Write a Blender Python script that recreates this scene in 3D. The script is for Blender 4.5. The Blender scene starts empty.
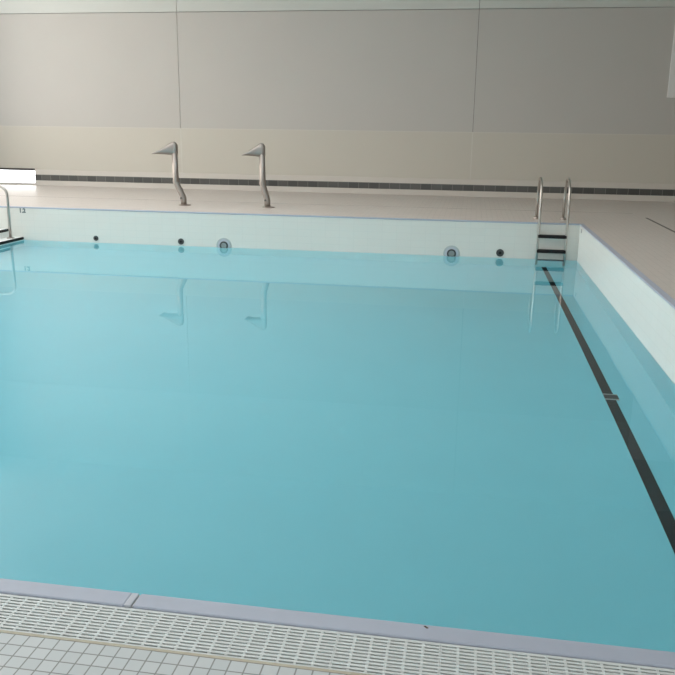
import bpy, bmesh, math, random
from mathutils import Vector, Matrix
random.seed(4)
U = 1.1                      # metres per survey unit: every length below is written in survey units
scene = bpy.context.scene
COL = scene.collection

# ------------------------------------------------------------------ key levels (survey units)
XL, XR = -12.6, 8.0          # room side walls
YB, YF = -6.0, 18.767        # room back / far wall
ZC = 6.2                     # ceiling
PL, PR = -8.03, 1.746        # pool inner left / right
PN, PF = 2.078, 13.465       # pool inner near / far
NL, NN = -9.46, 10.4         # step recess: left end, near side
ZW = -0.597                  # water level
ZB = -1.317                  # pool bottom
CW = 0.066                   # coping width
YG = 1.833                   # outer edge of the overflow grating

# ------------------------------------------------------------------ materials
def nt(name):
    m = bpy.data.materials.new(name); m.use_nodes = True
    t = m.node_tree; b = t.nodes['Principled BSDF']
    return m, t, b

def plain(name, col, rough=.5, metal=0., spec=.5, var=0.06, scale=6., bump=0., bscale=60.):
    m, t, b = nt(name)
    b.inputs['Roughness'].default_value = rough
    b.inputs['Metallic'].default_value = metal
    b.inputs['Specular IOR Level'].default_value = spec
    tc = t.nodes.new('ShaderNodeTexCoord')
    n = t.nodes.new('ShaderNodeTexNoise'); n.inputs['Scale'].default_value = scale; n.inputs['Detail'].default_value = 4
    t.links.new(tc.outputs['Object'], n.inputs['Vector'])
    mx = t.nodes.new('ShaderNodeMix'); mx.data_type = 'RGBA'
    mx.inputs[6].default_value = (*[c*(1-var) for c in col], 1)
    mx.inputs[7].default_value = (*[min(1, c*(1+var)) for c in col], 1)
    t.links.new(n.outputs['Fac'], mx.inputs[0]); t.links.new(mx.outputs[2], b.inputs['Base Color'])
    if bump:
        n2 = t.nodes.new('ShaderNodeTexNoise'); n2.inputs['Scale'].default_value = bscale
        t.links.new(tc.outputs['Object'], n2.inputs['Vector'])
        bp = t.nodes.new('ShaderNodeBump'); bp.inputs['Strength'].default_value = bump; bp.inputs['Distance'].default_value = .01
        t.links.new(n2.outputs['Fac'], bp.inputs['Height']); t.links.new(bp.outputs['Normal'], b.inputs['Normal'])
    return m

def tiles(name, c1, c2, grout, w, h, gap, rough=.4, spec=.5, plane='XY', off=(0, 0), stagger=0., bump=.3):
    """square tile grid in world metres on one plane"""
    m, t, b = nt(name)
    b.inputs['Roughness'].default_value = rough
    b.inputs['Specular IOR Level'].default_value = spec
    g = t.nodes.new('ShaderNodeNewGeometry'); sp = t.nodes.new('ShaderNodeSeparateXYZ')
    t.links.new(g.outputs['Position'], sp.inputs[0])
    cb = t.nodes.new('ShaderNodeCombineXYZ')
    ax = {'XY': (0, 1), 'XZ': (0, 2), 'YZ': (1, 2)}[plane]
    for i, a in enumerate(ax):
        ad = t.nodes.new('ShaderNodeMath'); ad.operation = 'ADD'; ad.inputs[1].default_value = 50*(w, h)[i]*20 - off[i]
        t.links.new(sp.outputs[a], ad.inputs[0]); t.links.new(ad.outputs[0], cb.inputs[i])
    br = t.nodes.new('ShaderNodeTexBrick'); br.offset = stagger; br.squash = 1
    br.inputs['Scale'].default_value = 1; br.inputs['Brick Width'].default_value = w; br.inputs['Row Height'].default_value = h
    br.inputs['Mortar Size'].default_value = gap; br.inputs['Mortar Smooth'].default_value = .1
    br.inputs['Color1'].default_value = (*c1, 1); br.inputs['Color2'].default_value = (*c2, 1); br.inputs['Mortar'].default_value = (*grout, 1)
    t.links.new(cb.outputs[0], br.inputs['Vector']); t.links.new(br.outputs['Color'], b.inputs['Base Color'])
    if bump:
        bp = t.nodes.new('ShaderNodeBump'); bp.invert = True; bp.inputs['Strength'].default_value = bump; bp.inputs['Distance'].default_value = .002
        t.links.new(br.outputs['Fac'], bp.inputs['Height']); t.links.new(bp.outputs['Normal'], b.inputs['Normal'])
    return m

TP = .0455*U
M = {}
M['deck_near'] = tiles('grey mosaic deck tile', (.51, .535, .54), (.475, .505, .51), (.22, .225, .215), TP, TP, .0022*U, rough=.45, off=(-1.125*U, 1.776*U))
M['deck_far'] = tiles('pale warm deck tile', (.575, .52, .48), (.55, .50, .46), (.40, .365, .34), TP*2, TP*2, .002, rough=.36, spec=.6, bump=0)
M['sealant'] = plain('sandy joint sealant', (.46, .42, .33), .8, var=.15, scale=30)
M['coping'] = plain('lavender coping tile', (.38, .41, .49), .45, var=.05, scale=14)
M['joint'] = plain('grey coping joint', (.46, .48, .53), .5)
M['grate'] = plain('white plastic grating', (.59, .615, .605), .45, var=.05, scale=20)
M['gutter'] = plain('shaded gutter channel', (.11, .115, .11), .6)
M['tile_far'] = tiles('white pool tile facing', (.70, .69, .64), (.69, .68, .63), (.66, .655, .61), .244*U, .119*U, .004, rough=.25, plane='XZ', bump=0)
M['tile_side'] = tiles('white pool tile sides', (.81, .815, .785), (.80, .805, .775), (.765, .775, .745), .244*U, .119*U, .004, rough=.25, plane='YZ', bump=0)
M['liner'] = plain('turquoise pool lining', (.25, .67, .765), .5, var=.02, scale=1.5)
M['liner_lightened'] = plain('turquoise lining with light painted in', (.46, .88, .92), .5, var=.02, scale=1.5)  # floor lining lightened to offset the weaker light on the far wall
M['liner_darkened'] = plain('turquoise lining with shade painted in', (.20, .60, .69), .5, var=.02, scale=1.5)  # floor lining darkened to offset the window light on the right wall
M['lane'] = plain('black lane tile', (.006, .014, .017), .6, var=.2, scale=30)
M['clad_mid'] = plain('grey beige wall cladding', (.45, .427, .394), .6, var=.02, scale=1.2, bump=.03, bscale=40)
M['clad_low'] = plain('cream wall cladding', (.495, .463, .40), .6, var=.02, scale=1.2, bump=.03, bscale=40)
M['clad_top'] = plain('pale grey wall band', (.50, .505, .47), .45, var=.02, scale=1.2)
M['joint_dark'] = plain('dark joint backing', (.16, .15, .14), .8)
M['joint_pale'] = plain('pale joint strip', (.53, .505, .45), .6)
M['plinth'] = plain('plinth render', (.54, .50, .45), .5, var=.03)
M['stripe'] = tiles('dark grey plinth tile', (.050, .050, .046), (.085, .083, .076), (.17, .165, .15), .24*U, .14*U, .006, rough=.35, plane='XZ', off=(.03, .126*U - .004), bump=.2)
M['ceil'] = plain('white ceiling', (.62, .62, .60), .7)
M['sidewall'] = plain('light grey render', (.55, .54, .51), .7)
M['frame'] = plain('dark window frame', (.03, .025, .022), .5)
M['steel'] = plain('brushed stainless steel', (.52, .485, .45), .3, metal=1., var=.05, scale=25)
M['dullsteel'] = plain('dull stainless steel', (.37, .33, .30), .5, metal=1., var=.08, scale=18)
M['black'] = plain('black rubber', (.006, .006, .007), .6, spec=.3, var=.2)
M['white_step'] = plain('white step tile', (.78, .80, .77), .4, var=.03)
M['dark_plastic'] = plain('dark grey fitting', (.05, .055, .055), .4)
M['pale_ring'] = plain('pale grey ring', (.42, .45, .44), .35, metal=.3)
M['mid_ring'] = plain('grey ring', (.26, .29, .285), .35)
M['white_panel'] = plain('white painted panel', (.68, .67, .65), .5, var=.02)
M['ink'] = plain('dark grey lettering', (.10, .13, .13), .5)
M['ground'] = plain('snow covered ground', (.85, .85, .86), .8, var=.04)
M['litter'] = plain('dry leaves', (.12, .09, .06), .8)
M['drain'] = plain('dark drain slot', (.11, .10, .09), .6)
M['groove'] = plain('shadow grey grout line', (.34, .31, .29), .7)  # grout line in a darker grey than the tiles

def water_mat():
    m, t, b = nt('clear pool water'); t.nodes.remove(b)
    o = t.nodes['Material Output']
    g = t.nodes.new('ShaderNodeBsdfGlass'); g.inputs['IOR'].default_value = 1.333; g.inputs['Roughness'].default_value = 0.0
    g.inputs['Color'].default_value = (1, 1, 1, 1)
    tc = t.nodes.new('ShaderNodeTexCoord'); n = t.nodes.new('ShaderNodeTexNoise'); n.inputs['Scale'].default_value = .9; n.inputs['Detail'].default_value = 1
    bp = t.nodes.new('ShaderNodeBump'); bp.inputs['Strength'].default_value = .02; bp.inputs['Distance'].default_value = .02
    t.links.new(tc.outputs['Object'], n.inputs['Vector']); t.links.new(n.outputs['Fac'], bp.inputs['Height']); t.links.new(bp.outputs['Normal'], g.inputs['Normal'])
    t.links.new(g.outputs[0], o.inputs['Surface'])
    va = t.nodes.new('ShaderNodeVolumeAbsorption'); va.inputs['Color'].default_value = (.35, .86, .92, 1); va.inputs['Density'].default_value = .06
    t.links.new(va.outputs[0], o.inputs['Volume'])
    return m
M['water'] = water_mat()

def pane_mat():
    m, t, b = nt('window glass'); t.nodes.remove(b); o = t.nodes['Material Output']
    tr = t.nodes.new('ShaderNodeBsdfTransparent'); gl = t.nodes.new('ShaderNodeBsdfGlossy'); gl.inputs['Roughness'].default_value = .02
    lw = t.nodes.new('ShaderNodeLayerWeight'); pw = t.nodes.new('ShaderNodeMath'); pw.operation = 'POWER'; pw.inputs[1].default_value = 5
    lw.inputs['Blend'].default_value = .5; t.links.new(lw.outputs['Facing'], pw.inputs[0])
    fr = t.nodes.new('ShaderNodeMapRange'); fr.inputs['To Min'].default_value = .035; fr.inputs['To Max'].default_value = .9; t.links.new(pw.outputs[0], fr.inputs['Value'])
    mx = t.nodes.new('ShaderNodeMixShader')
    t.links.new(fr.outputs[0], mx.inputs[0]); t.links.new(tr.outputs[0], mx.inputs[1]); t.links.new(gl.outputs[0], mx.inputs[2]); t.links.new(mx.outputs[0], o.inputs['Surface'])
    return m
M['pane'] = pane_mat()

# ------------------------------------------------------------------ mesh helpers
def V(x, y, z): return Vector((x*U, y*U, z*U))

def box(bm, x0, x1, y0, y1, z0, z1):
    c = [bm.verts.new(V(x, y, z)) for z in (z0, z1) for y in (y0, y1) for x in (x0, x1)]
    for f in ((0, 2, 3, 1), (4, 5, 7, 6), (0, 1, 5, 4), (2, 6, 7, 3), (0, 4, 6, 2), (1, 3, 7, 5)):
        bm.faces.new([c[i] for i in f])

def fillet(pts, rads, seg=8):
    """round the corners of a polyline (survey units)"""
    P = [Vector(p) for p in pts]; out = [P[0]]
    for i in range(1, len(P)-1):
        r = rads[i-1] if isinstance(rads, (list, tuple)) else rads
        a = (P[i-1]-P[i]); b = (P[i+1]-P[i]); la, lb = a.length, b.length; a.normalize(); b.normalize()
        th = a.angle(b)
        if r <= 0 or th > 3.1: out.append(P[i]); continue
        d = min(r/math.tan(th/2), .49*la, .49*lb)
        p0, p2 = P[i]+a*d, P[i]+b*d
        for k in range(seg+1):
            u = k/seg; out.append(p0*(1-u)**2*1 + P[i]*2*u*(1-u) + p2*u*u)
    out.append(P[-1]); return out

def tube(bm, pts, r, n=16, caps=True):
    P = [Vector(p) for p in pts]; rings = []
    up = Vector((0.31, .87, .12)).normalized(); prev = None
    for i, p in enumerate(P):
        t = (P[min(i+1, len(P)-1)]-P[max(i-1, 0)]).normalized()
        if prev is None: a = t.cross(up).normalized()
        else: a = (prev - t*prev.dot(t)).normalized()
        prev = a; b = t.cross(a)
        rr = r[i] if isinstance(r, (list, tuple)) else r
        rings.append([bm.verts.new(V(*(p + a*(rr*math.cos(2*math.pi*k/n)) + b*(rr*math.sin(2*math.pi*k/n))))) for k in range(n)])
    for A, B in zip(rings, rings[1:]):
        for k in range(n): bm.faces.new((A[k], A[(k+1) % n], B[(k+1) % n], B[k]))
    if caps:
        bm.faces.new(list(reversed(rings[0]))); bm.faces.new(rings[-1])

def lathe(bm, prof, c, axis='Z', n=32):
    """prof: list of (radius, height) turned round an axis through c"""
    rings = []
    for r, h in prof:
        ring = []
        for k in range(n):
            a = 2*math.pi*k/n; u, v = r*math.cos(a), r*math.sin(a)
            q = (u, v, h) if axis == 'Z' else (u, -h, v)      # axis 'Y': h points towards -Y
            ring.append(bm.verts.new(V(c[0]+q[0], c[1]+q[1], c[2]+q[2])))
        rings.append(ring)
    for A, B in zip(rings, rings[1:]):
        for k in range(n): bm.faces.new((A[k], A[(k+1) % n], B[(k+1) % n], B[k]))
    bm.faces.new(list(reversed(rings[0]))); bm.faces.new(rings[-1])

def obj(name, bm, mat, parent=None, smooth=False, bevel=0., kind=None, origin=None, bseg=2):
    bmesh.ops.recalc_face_normals(bm, faces=bm.faces[:])
    me = bpy.data.meshes.new(name); bm.to_mesh(me); bm.free()
    if smooth:
        for p in me.polygons: p.use_smooth = True
    o = bpy.data.objects.new(name, me); COL.objects.link(o); me.materials.append(mat)
    org = V(*origin) if origin else (parent.matrix_world.translation if parent else None)
    if origin:
        me.transform(Matrix.Translation(-org)); o.location = org
    if parent:
        if not origin:
            me.transform(Matrix.Translation(-parent.location)); o.location = (0, 0, 0)
        else: o.location = org - parent.location
        o.parent = parent
    if bevel:
        b = o.modifiers.new('soft edge', 'BEVEL'); b.width = bevel*U; b.segments = bseg; b.limit_method = 'ANGLE'
        if smooth:
            w = o.modifiers.new('wn', 'WEIGHTED_NORMAL')
    if kind: o['kind'] = kind
    return o

def bx(name, dims, mat, parent=None, **k):
    bm = bmesh.new(); box(bm, *dims); return obj(name, bm, mat, parent, **k)

def thing(name, label, cat, loc, group=None):
    o = bpy.data.objects.new(name, None); COL.objects.link(o); o.location = V(*loc); o.empty_display_size = .1
    o['label'] = label; o['category'] = cat
    if group: o['group'] = group
    bpy.context.view_layer.update()
    return o
def tag(o, label, cat, group=None):
    o['label'] = label; o['category'] = cat
    if group: o['group'] = group
    return o
# ------------------------------------------------------------------ room shell
T = .25
bm = bmesh.new()                                   # near deck, mosaic
GX0, GX1 = -4.115, 4.07
box(bm, XL, XR, YB, YG-.012, -.3, 0)
obj('floor', bm, M['deck_near'], kind='structure')
bm = bmesh.new()                                   # rest of the deck round the pool
cl, cf = .05, CW
box(bm, XL, XR, PF+CW, YF, -.3, 0)
box(bm, PR+CW, XR, 2.012, PF+CW, -.3, 0)
box(bm, XL, PL-CW, 2.012, NN-CW, -.3, 0)
box(bm, XL, NL-CW, NN-CW, PF+CW, -.3, 0)
obj('floor_pool_surround', bm, M['deck_far'], kind='structure')
SX0, SX1 = -12.3, -.5
RL = [(3.4, 5.4), (7.4, 8.7), (10.6, 12.1)]         # unseen roof lights added to brighten water and deck, nearer the left side
bm = bmesh.new()
box(bm, XL-T, SX0, YB-T, YF+T, ZC, ZC+.25); box(bm, SX1, XR+T, YB-T, YF+T, ZC, ZC+.25)
ye = YB-T
for a, b in RL: box(bm, SX0, SX1, ye, a, ZC, ZC+.25); ye = b
box(bm, SX0, SX1, ye, YF+T, ZC, ZC+.25)
obj('ceiling', bm, M['ceil'], kind='structure')
for k, (a, b) in enumerate(RL): bx('window_%d' % (k+4), (SX0, SX1, a, b, ZC+.12, ZC+.126), M['pane'], kind='structure')  # panes of the added roof lights
bx('wall_right', (XR, XR+T, YB-T, YF+T, -.3, ZC), M['sidewall'], kind='structure')
# left wall: long glazed opening
bm = bmesh.new()
LY0, LY1, LZ0, LZ1 = 7.0, 17.2, .9, 6.0
box(bm, XL-T, XL, YB-T, LY0, -.3, ZC); box(bm, XL-T, XL, LY1, YF+T, -.3, ZC)
box(bm, XL-T, XL, LY0, LY1, -.3, LZ0); box(bm, XL-T, XL, LY0, LY1, LZ1, ZC)
obj('wall_left', bm, M['sidewall'], kind='structure')
bm = bmesh.new()
nm = 7
for k in range(nm+1):
    y = LY0 + (LY1-LY0)*k/nm; box(bm, XL-.16, XL-.08, max(LY0, y-.03), min(LY1, y+.03), LZ0, LZ1)
box(bm, XL-.16, XL-.08, LY0, LY1, LZ0, LZ0+.06); box(bm, XL-.16, XL-.08, LY0, LY1, LZ1-.06, LZ1)
wn = obj('window_2', bm, M['frame'], kind='structure')
bx('window_pane', (XL-.124, XL-.118, LY0, LY1, LZ0+.06, LZ1-.06), M['pane'], wn)
# back wall: unseen windows behind the photographer, widened as fill light
BX0, BX1, BZ0, BZ1 = -6.0, 3.0, 1.6, 4.2
bm = bmesh.new()
box(bm, XL, BX0, YB-T, YB, -.3, ZC); box(bm, BX1, XR, YB-T, YB, -.3, ZC)
box(bm, BX0, BX1, YB-T, YB, -.3, BZ0); box(bm, BX0, BX1, YB-T, YB, BZ1, ZC)
obj('wall_front', bm, M['sidewall'], kind='structure')
bm = bmesh.new()
for k in range(8):
    x = BX0 + (BX1-BX0)*k/7; box(bm, max(BX0, x-.03), min(BX1, x+.03), YB-.16, YB-.08, BZ0, BZ1)
wn = obj('window_3', bm, M['frame'], kind='structure')
bx('window_pane', (BX0, BX1, YB-.124, YB-.118, BZ0, BZ1), M['pane'], wn)

# far wall, with the low window at its foot on the left
WX0, WX1, WZ0, WZ1 = XL, -10.725, .035, .405
bm = bmesh.new()
box(bm, XL, WX1, YF, YF+T, WZ1, ZC); box(bm, XL, WX1, YF, YF+T, -.3, WZ0); box(bm, WX1, XR, YF, YF+T, -.3, ZC)
wall = obj('wall_back', bm, M['joint_dark'], kind='structure')
ZM, ZT = 1.418, 3.997
S1, S2, PW = -6.905, -.062, 6.843
seams = [S1-PW, S1, S2, S2+PW]
def span(i):
    return (max(XL, seams[i]), min(XR, seams[i+1]) if i+1 < len(seams) else XR)
spans = [(XL, S1), (S1, S2), (S2, S2+PW), (S2+PW, XR)]
g = .005
def two(a):
    bm = bmesh.new(); box(bm, a+.012, WX1, YF-.03, YF+.02, WZ1, ZM-.006); box(bm, WX1, S1-.012, YF-.03, YF+.02, .33, ZM-.006); return bm
for a, b in spans:
    bx('cladding_panel', (a+g, b-g, YF-.035, YF+.02, ZM+.006, ZT-.006), M['clad_mid'], wall)
    bx('cladding_panel', (a+g, b-g, YF-.035, YF+.02, ZT+.006, ZC-.01), M['clad_top'], wall)
    bx('cladding_panel', (a+.012, b-.012, YF-.03, YF+.02, .33, ZM-.006), M['clad_low'], wall) if a != XL else obj('cladding_panel', two(a), M['clad_low'], wall)
for sx in (S1, S2, S2+PW):
    bx('joint_strip', (sx-.013, sx+.013, YF-.033, YF+.02, .30, ZM-.006), M['joint_pale'], wall)
bx('joint_strip', (XL, XR, YF-.031, YF+.02, ZM-.006, ZM+.006), M['joint_pale'], wall)
# plinth with dark tile stripe
pl = bx('trim_1', (WX1+.02, XR, YF-.075, YF-.02, 0, .385), M['plinth'], kind='structure', bevel=.006)
bx('tile_stripe', (WX1+.021, XR, YF-.080, YF-.07, .126, .266), M['stripe'], pl)
# low window
win = bx('window_1', (WX0, WX1, YF-.04, YF+.12, WZ1-.048, WZ1+.003), M['frame'], kind='structure')
bx('window_frame', (WX0, WX1, YF-.02, YF+.12, WZ0, WZ0+.006), M['frame'], win)
bx('window_frame', (WX1-.02, WX1, YF-.0, YF+.12, WZ0, WZ1-.035), M['joint_pale'], win)
bx('window_sill', (WX0, WX1+.02, YF-.05, YF+.0, 0, WZ0), M['plinth'], win)
bx('window_pane', (WX0, WX1-.02, YF+.06, YF+.066, WZ0+.012, WZ1-.035), M['pane'], win)
bm = bmesh.new(); box(bm, -45, 20, YF+T, 70, -.4, -.02); obj('ground_outside', bm, M['ground'], kind='structure')
bm = bmesh.new()
for k in range(26):
    x = random.uniform(-12.2, -10.95); y = YF+T+random.uniform(.02, .5); z = -.02
    s = random.uniform(.015, .04); h = s*random.uniform(.6, 1.6)
    vs = [bm.verts.new(V(x+dx*s, y+dy*s, z+dz*h)) for dx, dy, dz in ((-1, -.6, 0), (1, -.4, 0), (.2, .9, 0), (.1, .1, 1.2))]
    for f in ((0, 2, 1), (0, 1, 3), (1, 2, 3), (2, 0, 3)): bm.faces.new([vs[i] for i in f])
o = obj('dry_leaves', bm, M['litter'], kind='stuff'); tag(o, 'dark scraps of leaves lying outside the low bright window', 'leaves')
# white boxed panel on the far wall at the right edge of the photo
wp = bx('wall_panel', (3.985, 7.2, YF-.07, YF-.036, 2.185, 4.9), M['white_panel'], bevel=.008, origin=(5.6, YF-.1, 2.185))
tag(wp, 'white boxed panel fixed high on the far wall, upper right', 'panel')

# deck grooves and the drain slot on the right deck
bx('trim_2', (XL, PR+1.2, 15.58, 15.61, -.01, .0015), M['groove'], kind='structure')
dr = bx('drain_channel', (3.015, 3.055, 3.5, 14.81, -.02, .003), M['drain'], origin=(3.035, 9, 0))
tag(dr, 'long narrow dark drain slot in the deck right of the pool', 'drain')

# ------------------------------------------------------------------ pool
pool = thing('swimming_pool', 'white tiled rectangular swimming pool with lavender coping and turquoise floor', 'pool', (-3, 8, 0))
ZS = ZW-.02; W_ = .2
def basin(x0, x1, y0, y1, m, lin='liner'):
    bx('basin_wall', (x0, x1, y0, y1, ZS, -.004), m, pool)
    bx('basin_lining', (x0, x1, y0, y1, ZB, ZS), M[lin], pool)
basin(NL, PR, PF, PF+W_*.3, M['tile_far'], 'liner_lightened')
basin(PR, PR+W_*.3, PN, PF, M['tile_side'], 'liner_darkened')
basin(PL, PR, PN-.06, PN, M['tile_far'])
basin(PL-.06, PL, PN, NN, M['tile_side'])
basin(NL, PL-.06, NN-.06, NN, M['tile_far'])
basin(NL-.06, NL, NN, PF, M['tile_side'])
bx('basin_floor', (NL, PR+.06, PN-.06, PF+.06, ZB-.1, ZB), M['liner'], pool)
# lane line (slightly skewed strip) and its cover plate
bm = bmesh.new()
a = [(1.19, 13.455), (1.267, 13.455), (1.365, 3.0), (1.270, 3.0)]
lo = [bm.verts.new(V(x, y, ZB+.0005)) for x, y in a]; hi = [bm.verts.new(V(x, y, ZB+.004)) for x, y in a]
bm.faces.new(hi); bm.faces.new(lo[::-1])
for i in range(4): bm.faces.new((lo[i], lo[(i+1) % 4], hi[(i+1) % 4], hi[i]))
obj('lane_line', bm, M['lane'], pool)
inl = thing('floor_inlet', 'small grey slotted plate lying across the black lane line on the pool floor', 'inlet', (1.30, 6.98, ZB+.004))
bx('cover_plate', (1.24, 1.36, 6.93, 7.03, ZB+.004, ZB+.010), M['dark_plastic'], inl)
bx('rim', (1.24, 1.36, 7.03, 7.055, ZB+.004, ZB+.012), M['pale_ring'], inl)
bx('rim', (1.24, 1.36, 6.905, 6.93, ZB+.004, ZB+.012), M['pale_ring'], inl)
# coping
def cope(x0, x1, y0, y1): return bx('coping', (x0, x1, y0, y1, -.022, .001), M['coping'], pool, bevel=.006, bseg=3)
JX = -.962
ov = .006                      # the coping oversails the wall a little
cope(PL-CW, JX-.013, PN-CW, PN+ov); cope(JX+.013, PR-ov, PN-CW, PN+ov)
cope(PR-ov, PR+CW, PN-CW, PF+CW)
cope(NL-CW, PR-ov, PF-ov, PF+CW)
cope(PL-CW, PL+ov, PN+ov, NN+ov); cope(NL+ov, PL-CW, NN-CW, NN+ov); cope(NL-CW, NL+ov, NN-CW, PF-ov)
bx('coping_joint', (JX-.013, JX+.010, PN-CW-.001, PN+.001, -.03, .003), M['joint'], pool, bevel=.003)
# depth markings on the pool walls
def depth_mark(text, loc, rot, size):
    cu = bpy.data.curves.new('depth_mark', 'FONT'); cu.body = text; cu.size = size*U; cu.extrude = .001; cu.align_x = 'CENTER'; cu.offset = .006
    tmp = bpy.data.objects.new('tmp', cu); COL.objects.link(tmp)
    bpy.context.view_layer.update()
    me = bpy.data.meshes.new_from_object(tmp.evaluated_get(bpy.context.evaluated_depsgraph_get()))
    bpy.data.objects.remove(tmp)
    o = bpy.data.objects.new('depth_mark', me); COL.objects.link(o); me.materials.append(M['ink'])
    o.rotation_euler = rot; o.location = V(*loc) - pool.location; o.parent = pool
depth_mark('1.2', (-8.02, PF-.001, -.10), (math.pi/2, 0, 0), .105)
depth_mark('1.2', (PR-.001, 13.2, -.105), (math.pi/2, 0, -math.pi/2), .07)

# water
bm = bmesh.new()
x0, x1, y0, y1, z0, z1 = PL-.02, PR+.02, PN-.02, PF+.02, ZB-.02, ZW
pts = [(NL-.02, NN-.02), (PL-.02, NN-.02), (PL-.02, PN-.02), (PR+.02, PN-.02), (PR+.02, PF+.02), (NL-.02, PF+.02)]
lo = [bm.verts.new(V(x, y, z0)) for x, y in pts]; hi = [bm.verts.new(V(x, y, z1)) for x, y in pts]
bm.faces.new(hi); bm.faces.new(lo[::-1])
for i in range(6): bm.faces.new((lo[i], lo[(i+1) % 6], hi[(i+1) % 6], hi[i]))
w = obj('pool_water', bm, M['water'], kind='stuff'); tag(w, 'still clear turquoise water filling the pool below its edge', 'water')

# steps in the far left corner
st = thing('pool_steps', 'white pool steps with black nosings in the far left corner of the pool', 'steps', (-8.6, 12, ZB))
TR = .285; RI = .118
lev = [(-8.031, -.545), (-8.316, -.405), (-8.601, -.265), (-8.886, -.125)]
E1 = PF-.004
for k, (nx, nz) in enumerate(lev):
    xb = lev[k+1][0] if k+1 < len(lev) else NL
    bx('step', (xb, nx, NN+.004, E1, nz-.118 if k == 0 else lev[k-1][1]-.02, nz), M['white_step'], st)
    nose = bx('nosing', (nx-.028, nx+.006, NN+.01, E1-.01, nz-.042, nz+.003), M['black'], st, bevel=.003); nose['label'] = 'black rubber nosing'
bx('step', (NL, -8.031, NN+.004, E1, ZB, -.663), M['liner_lightened'], st)
# hand rail over the steps
hr = thing('handrail', 'bent steel handrail rising from the pool steps at the left edge', 'handrail', (-8.13, 13.25, -.545))
bm = bmesh.new()
tube(bm, fillet([(-8.165, 13.25, -.545), (-8.155, 13.25, .372), (-9.75, 13.25, .40), (-9.75, 13.25, -.0)], [.19, .19], 10), .024, 14)
obj('rail', bm, M['steel'], hr, smooth=True)
for (x, z) in ((-8.165, -.545),):
    bm = bmesh.new(); lathe(bm, [(.065, 0), (.065, .012), (.03, .02)], (x, 13.25, z), n=20); obj('base_flange', bm, M['dullsteel'], hr)
bm = bmesh.new(); lathe(bm, [(.065, 0), (.065, .012), (.03, .02)], (-9.75, 13.25, 0), n=20); obj('base_flange', bm, M['dullsteel'], hr)

# wall inlets
def inlet(x, z, r, label):
    t = thing('wall_inlet', label, 'inlet', (x, PF, z), 'round inlets in the far pool wall')
    bm = bmesh.new(); lathe(bm, [(r, 0), (r, .008), (r*.8, .014), (r*.75, .010)], (x, PF, z), 'Y', 24); obj('cover', bm, M['dark_plastic'], t)
    bm = bmesh.new(); lathe(bm, [(r*.35, .009), (r*.35, .017), (r*.2, .018)], (x, PF, z), 'Y', 16); obj('nozzle', bm, M['black'], t)
    return t
inlet(-6.627, -.519, .047, 'small dark round inlet in the far pool wall, leftmost and nearest the steps')
inlet(-5.028, -.522, .055, 'small dark round inlet in the far pool wall beside the left ringed jet')
inlet(.508, -.515, .063, 'small dark round inlet in the far pool wall between right jet and ladder')
def jet(x, z, label):
    t = thing('massage_jet', label, 'jet', (x, PF, z), 'large ringed jets in the far pool wall')
    bm = bmesh.new(); lathe(bm, [(.136, 0), (.136, .006), (.128, .010), (.112, .010), (.108, .004)], (x, PF, z), 'Y', 40); obj('outer_ring', bm, M['pale_ring'], t)
    bm = bmesh.new(); lathe(bm, [(.112, .003), (.112, .008), (.09, .010)], (x, PF, z), 'Y', 40); obj('face_plate', bm, M['joint'], t)
    bm = bmesh.new(); lathe(bm, [(.076, .009), (.076, .02), (.066, .026), (.052, .024), (.05, .014)], (x, PF, z), 'Y', 32); obj('nozzle_ring', bm, M['dark_plastic'], t)
    bm = bmesh.new(); lathe(bm, [(.05, .013), (.048, .019), (.026, .022), (.022, .016)], (x, PF, z), 'Y', 24); obj('nozzle', bm, M['mid_ring'], t)
jet(-4.241, -.565, 'large ringed round jet in the far pool wall, nearer the two small inlets')
jet(-.288, -.557, 'large round jet with pale ring in the far pool wall, nearer the ladder')

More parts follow.
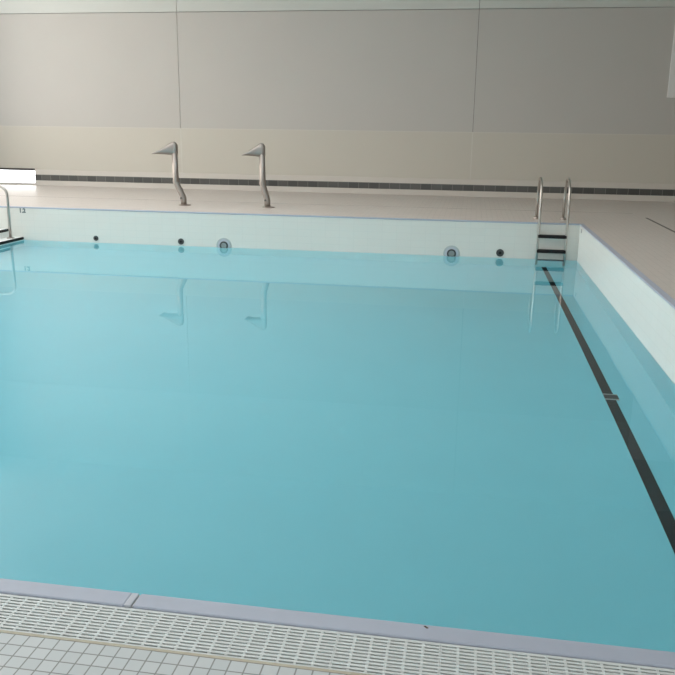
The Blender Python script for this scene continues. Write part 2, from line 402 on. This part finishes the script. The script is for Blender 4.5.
# ------------------------------------------------------------------ swan neck water jets on the far deck
def swan(loc, label, lean, reach):
    x, y, _ = loc
    t = thing('swan_neck_jet', label, 'water jet', loc, 'swan neck jets on the far deck')
    R = .056; xp = x-lean
    path = fillet([(x, y, .01), (x-.004, y, .15), (xp+.008, y, .43), (xp, y, 1.04)], [.16, .12], 8)
    bm = bmesh.new(); tube(bm, path, R, 20); obj('pipe', bm, M['dullsteel'], t, smooth=True)
    bm = bmesh.new(); tube(bm, [(xp+.007, y, .42), (xp+.006, y, .47)], R+.005, 20); obj('collar', bm, M['dullsteel'], t)
    bm = bmesh.new(); lathe(bm, [(.115, 0), (.115, .012), (.09, .018), (.06, .02)], (x+.02, y, 0), n=28); obj('base_flange', bm, M['dullsteel'], t)
    bm = bmesh.new(); lathe(bm, [(.018, .04), (.018, .06)], (x-.02, y-.03, .14), 'Y', 12); obj('reflection_spot', bm, M['dark_plastic'], t)  # dark disc standing in for a reflection on the lower pipe
    # duck bill nozzle: sections run from the pipe top to the flat lip on the left
    secs = [(.060, .97, 1.06, .02), (.055, .93, 1.12, .04), (.03, .922, 1.16, .056), (-.015, .922, 1.176, .062), (-.07, .928, 1.155, .068),
            (-.18, .934, 1.09, .09), (-.29, .940, 1.022, .125), (-.40, .946, .962, .155), (-.41, .947, .956, .155)]
    bm = bmesh.new(); n = 24; rings = []
    for sx, zb, zt, hw in secs:
        ring = []
        if sx < 0: sx *= reach
        for k in range(n):
            a = 2*math.pi*k/n; c, q = math.cos(a), math.sin(a)
            e = .7
            ring.append(bm.verts.new(V(xp+sx, y+hw*math.copysign(abs(c)**e, c), (zb+zt)/2 + (zt-zb)/2*math.copysign(abs(q)**e, q))))
        rings.append(ring)
    for A, B in zip(rings, rings[1:]):
        for k in range(n): bm.faces.new((A[k], A[(k+1) % n], B[(k+1) % n], B[k]))
    bm.faces.new(rings[0]); bm.faces.new(rings[-1][::-1])
    nz = obj('nozzle', bm, M['dullsteel'], t, smooth=True)
    e = nz.modifiers.new('es', 'EDGE_SPLIT'); e.split_angle = math.radians(50)
    return t
swan((-5.39, 14.656, 0), 'bent steel swan neck water jet on the far deck, nearer the low window', .148, .96)
swan((-3.765, 14.686, 0), 'bent steel swan neck water jet on the far deck, nearer the ladder', .095, .85)

# ------------------------------------------------------------------ ladder
ld = thing('pool_ladder', 'steel pool ladder with two black treads in the far right corner', 'ladder', (1.32, 14.0, 0))
for x in (1.098, 1.54):
    bm = bmesh.new()
    yf, yb, zt = 13.385, 14.06, .695
    pts = [(x, yb, .0)] + [(x, (yf+yb)/2 + (yb-yf)/2*math.cos(a), zt-.335+.335*math.sin(a)) for a in [math.pi*k/18 for k in range(19)]] + [(x, yf, -.3), (x-.004, yf, -1.05)]
    tube(bm, pts, .021, 16); obj('rail', bm, M['steel'], ld, smooth=True)
    bm = bmesh.new(); lathe(bm, [(.055, 0), (.055, .012), (.045, .035), (.028, .04)], (x, yb, 0), n=24); obj('base_flange', bm, M['dullsteel'], ld)
for z in (-.208, -.448):
    bm = bmesh.new(); n = 16                      # tread sagging a little at its lower edge
    box(bm, 1.09, 1.546, 13.335, 13.43, z-.028, z+.024)
    tr = obj('tread', bm, M['black'], ld, bevel=.012); tr['label'] = 'black anti slip tread'
for z in (-.594,):
    tr = bx('tread', (1.11, 1.53, 13.345, 13.425, z-.008, z+.008), M['dark_plastic'], ld, bevel=.004)
for z in (-.208, -.448):
    for x in (1.098, 1.54):
        bx('tread_bracket', (x-.012, x+.012, 13.36, 13.41, z-.02, z+.018), M['steel'], ld)

# ------------------------------------------------------------------ overflow gutter and grating along the near edge
gut = bx('overflow_gutter', (XL, XR, YG-.012, PN-CW, -.3, -.16), M['gutter'], kind='structure')
bx('sealant_strip', (XL, XR, YG-.012, YG-.002, -.16, .001), M['sealant'], gut)
GP, NC, NR = .292, 6, 11; SP = GP/NC
def grating():
    bm = bmesh.new()
    y0, y1 = YG+.001, PN-CW-.004
    x0, x1 = 0.0004, GP-.0004
    rim = .006
    pitch = (y1-y0-2*rim)/NR; sl = pitch*.46
    # long bars between the slot rows
    ys = [y0]
    z0, z1 = -.03, -.004
    for r in range(NR+1):
        ya = y0 if r == 0 else y0+rim+(r-.5)*pitch+sl/2
        yb = y1 if r == NR else y0+rim+(r+.5)*pitch-sl/2
        box(bm, x0, x1, ya, yb, z0, z1)
    # webs between the slot columns
    xs = [k*SP for k in range(NC+1)]
    for k, xx in enumerate(xs):
        a = x0 if k == 0 else xx-.0038; b = x1 if k == NC else xx+.0038
        for r in range(NR):
            ya = y0+rim+(r+.5)*pitch-sl/2; box(bm, a, b, ya, ya+sl, z0, z1-.0008)
    return bm
LBL = 'white slotted plastic grating panel in the row along the near pool edge'
g0 = obj('grating_panel', grating(), M['grate'])
gx = -.603 - GP*3
g0.location = V(gx, 0, 0); tag(g0, LBL, 'grating', 'grating panels along the near pool edge')
for k in range(1, 10):
    c = g0.copy(); COL.objects.link(c); c.location = V(gx+GP*k, 0, 0)
# crumb on the coping
bm = bmesh.new()
vs = [bm.verts.new(V(-.065+dx, 2.068+dy, .001+dz)) for dx, dy, dz in ((-.008, .004, 0), (.009, -.002, 0), (.003, -.006, 0), (-.002, .001, .004), (.006, -.003, .003))]
for f in ((0, 3, 4, 1), (0, 2, 4, 3), (2, 1, 4), (0, 1, 2)): bm.faces.new([vs[i] for i in f])
cr = obj('leaf_crumb', bm, M['litter'], origin=(-.065, 2.068, .001)); tag(cr, 'tiny dark crumb of leaf on the near lavender coping', 'leaf')

# ------------------------------------------------------------------ light: overcast daylight through the windows and the added roof lights
wd = bpy.data.worlds.new('sky'); scene.world = wd; wd.use_nodes = True
bg = wd.node_tree.nodes['Background']; bg.inputs['Strength'].default_value = 5.05
wt = wd.node_tree                                        # hazy sky, warmer and brighter towards the sun side (left of the hall)
tc = wt.nodes.new('ShaderNodeTexCoord'); sx = wt.nodes.new('ShaderNodeSeparateXYZ'); mr = wt.nodes.new('ShaderNodeMapRange'); mxc = wt.nodes.new('ShaderNodeMix'); mxc.data_type = 'RGBA'
mr.inputs['From Min'].default_value = -.9; mr.inputs['From Max'].default_value = .2
mxc.inputs[6].default_value = (1.0, .95, .885, 1); mxc.inputs[7].default_value = (.89, .96, 1.01, 1)
wt.links.new(tc.outputs['Generated'], sx.inputs[0]); wt.links.new(sx.outputs[0], mr.inputs['Value']); wt.links.new(mr.outputs[0], mxc.inputs[0]); wt.links.new(mxc.outputs[2], bg.inputs['Color'])
def portal(name, loc, rot, sx, sy):
    l = bpy.data.lights.new(name, 'AREA'); l.shape = 'RECTANGLE'; l.size = sx*U; l.size_y = sy*U; l.cycles.is_portal = True
    o = bpy.data.objects.new(name, l); COL.objects.link(o); o.location = V(*loc); o.rotation_euler = rot
H = math.pi/2
portal('daylight_left', (XL-.2, (LY0+LY1)/2, (LZ0+LZ1)/2), (0, -H, 0), LZ1-LZ0, LY1-LY0)
portal('daylight_rear', ((BX0+BX1)/2, YB-.2, (BZ0+BZ1)/2), (H, 0, 0), BX1-BX0, BZ1-BZ0)
for a, b in RL: portal('added_daylight_roof', ((SX0+SX1)/2, (a+b)/2, ZC+.2), (0, 0, 0), SX1-SX0, b-a)  # portals of the added roof lights
portal('daylight_low', ((WX0+WX1)/2, YF+T-.02, (WZ0+WZ1)/2), (-H, 0, 0), WX1-WX0, WZ1-WZ0)

# ------------------------------------------------------------------ camera
cam = bpy.data.cameras.new('camera'); cam.sensor_width = 36; cam.lens = 36*799.96/675; cam.clip_end = 300
co = bpy.data.objects.new('camera', cam); COL.objects.link(co)
R = Matrix(((0.98623, -0.0538, 0.15636), (0.16483, 0.24409, -0.95564), (0.01324, 0.96826, 0.24959)))
co.matrix_world = Matrix.Translation(V(0, 0, 1.4)) @ R.to_4x4()
scene.camera = co
vs = scene.view_settings
vs.view_transform = 'Standard'; vs.look = 'None'; vs.gamma = 1; vs.use_curve_mapping = False; vs.exposure = 0.2
scene.cycles.max_bounces = 14; scene.cycles.diffuse_bounces = 6; scene.cycles.transmission_bounces = 8; scene.cycles.transparent_max_bounces = 8
scene.cycles.use_denoising = True
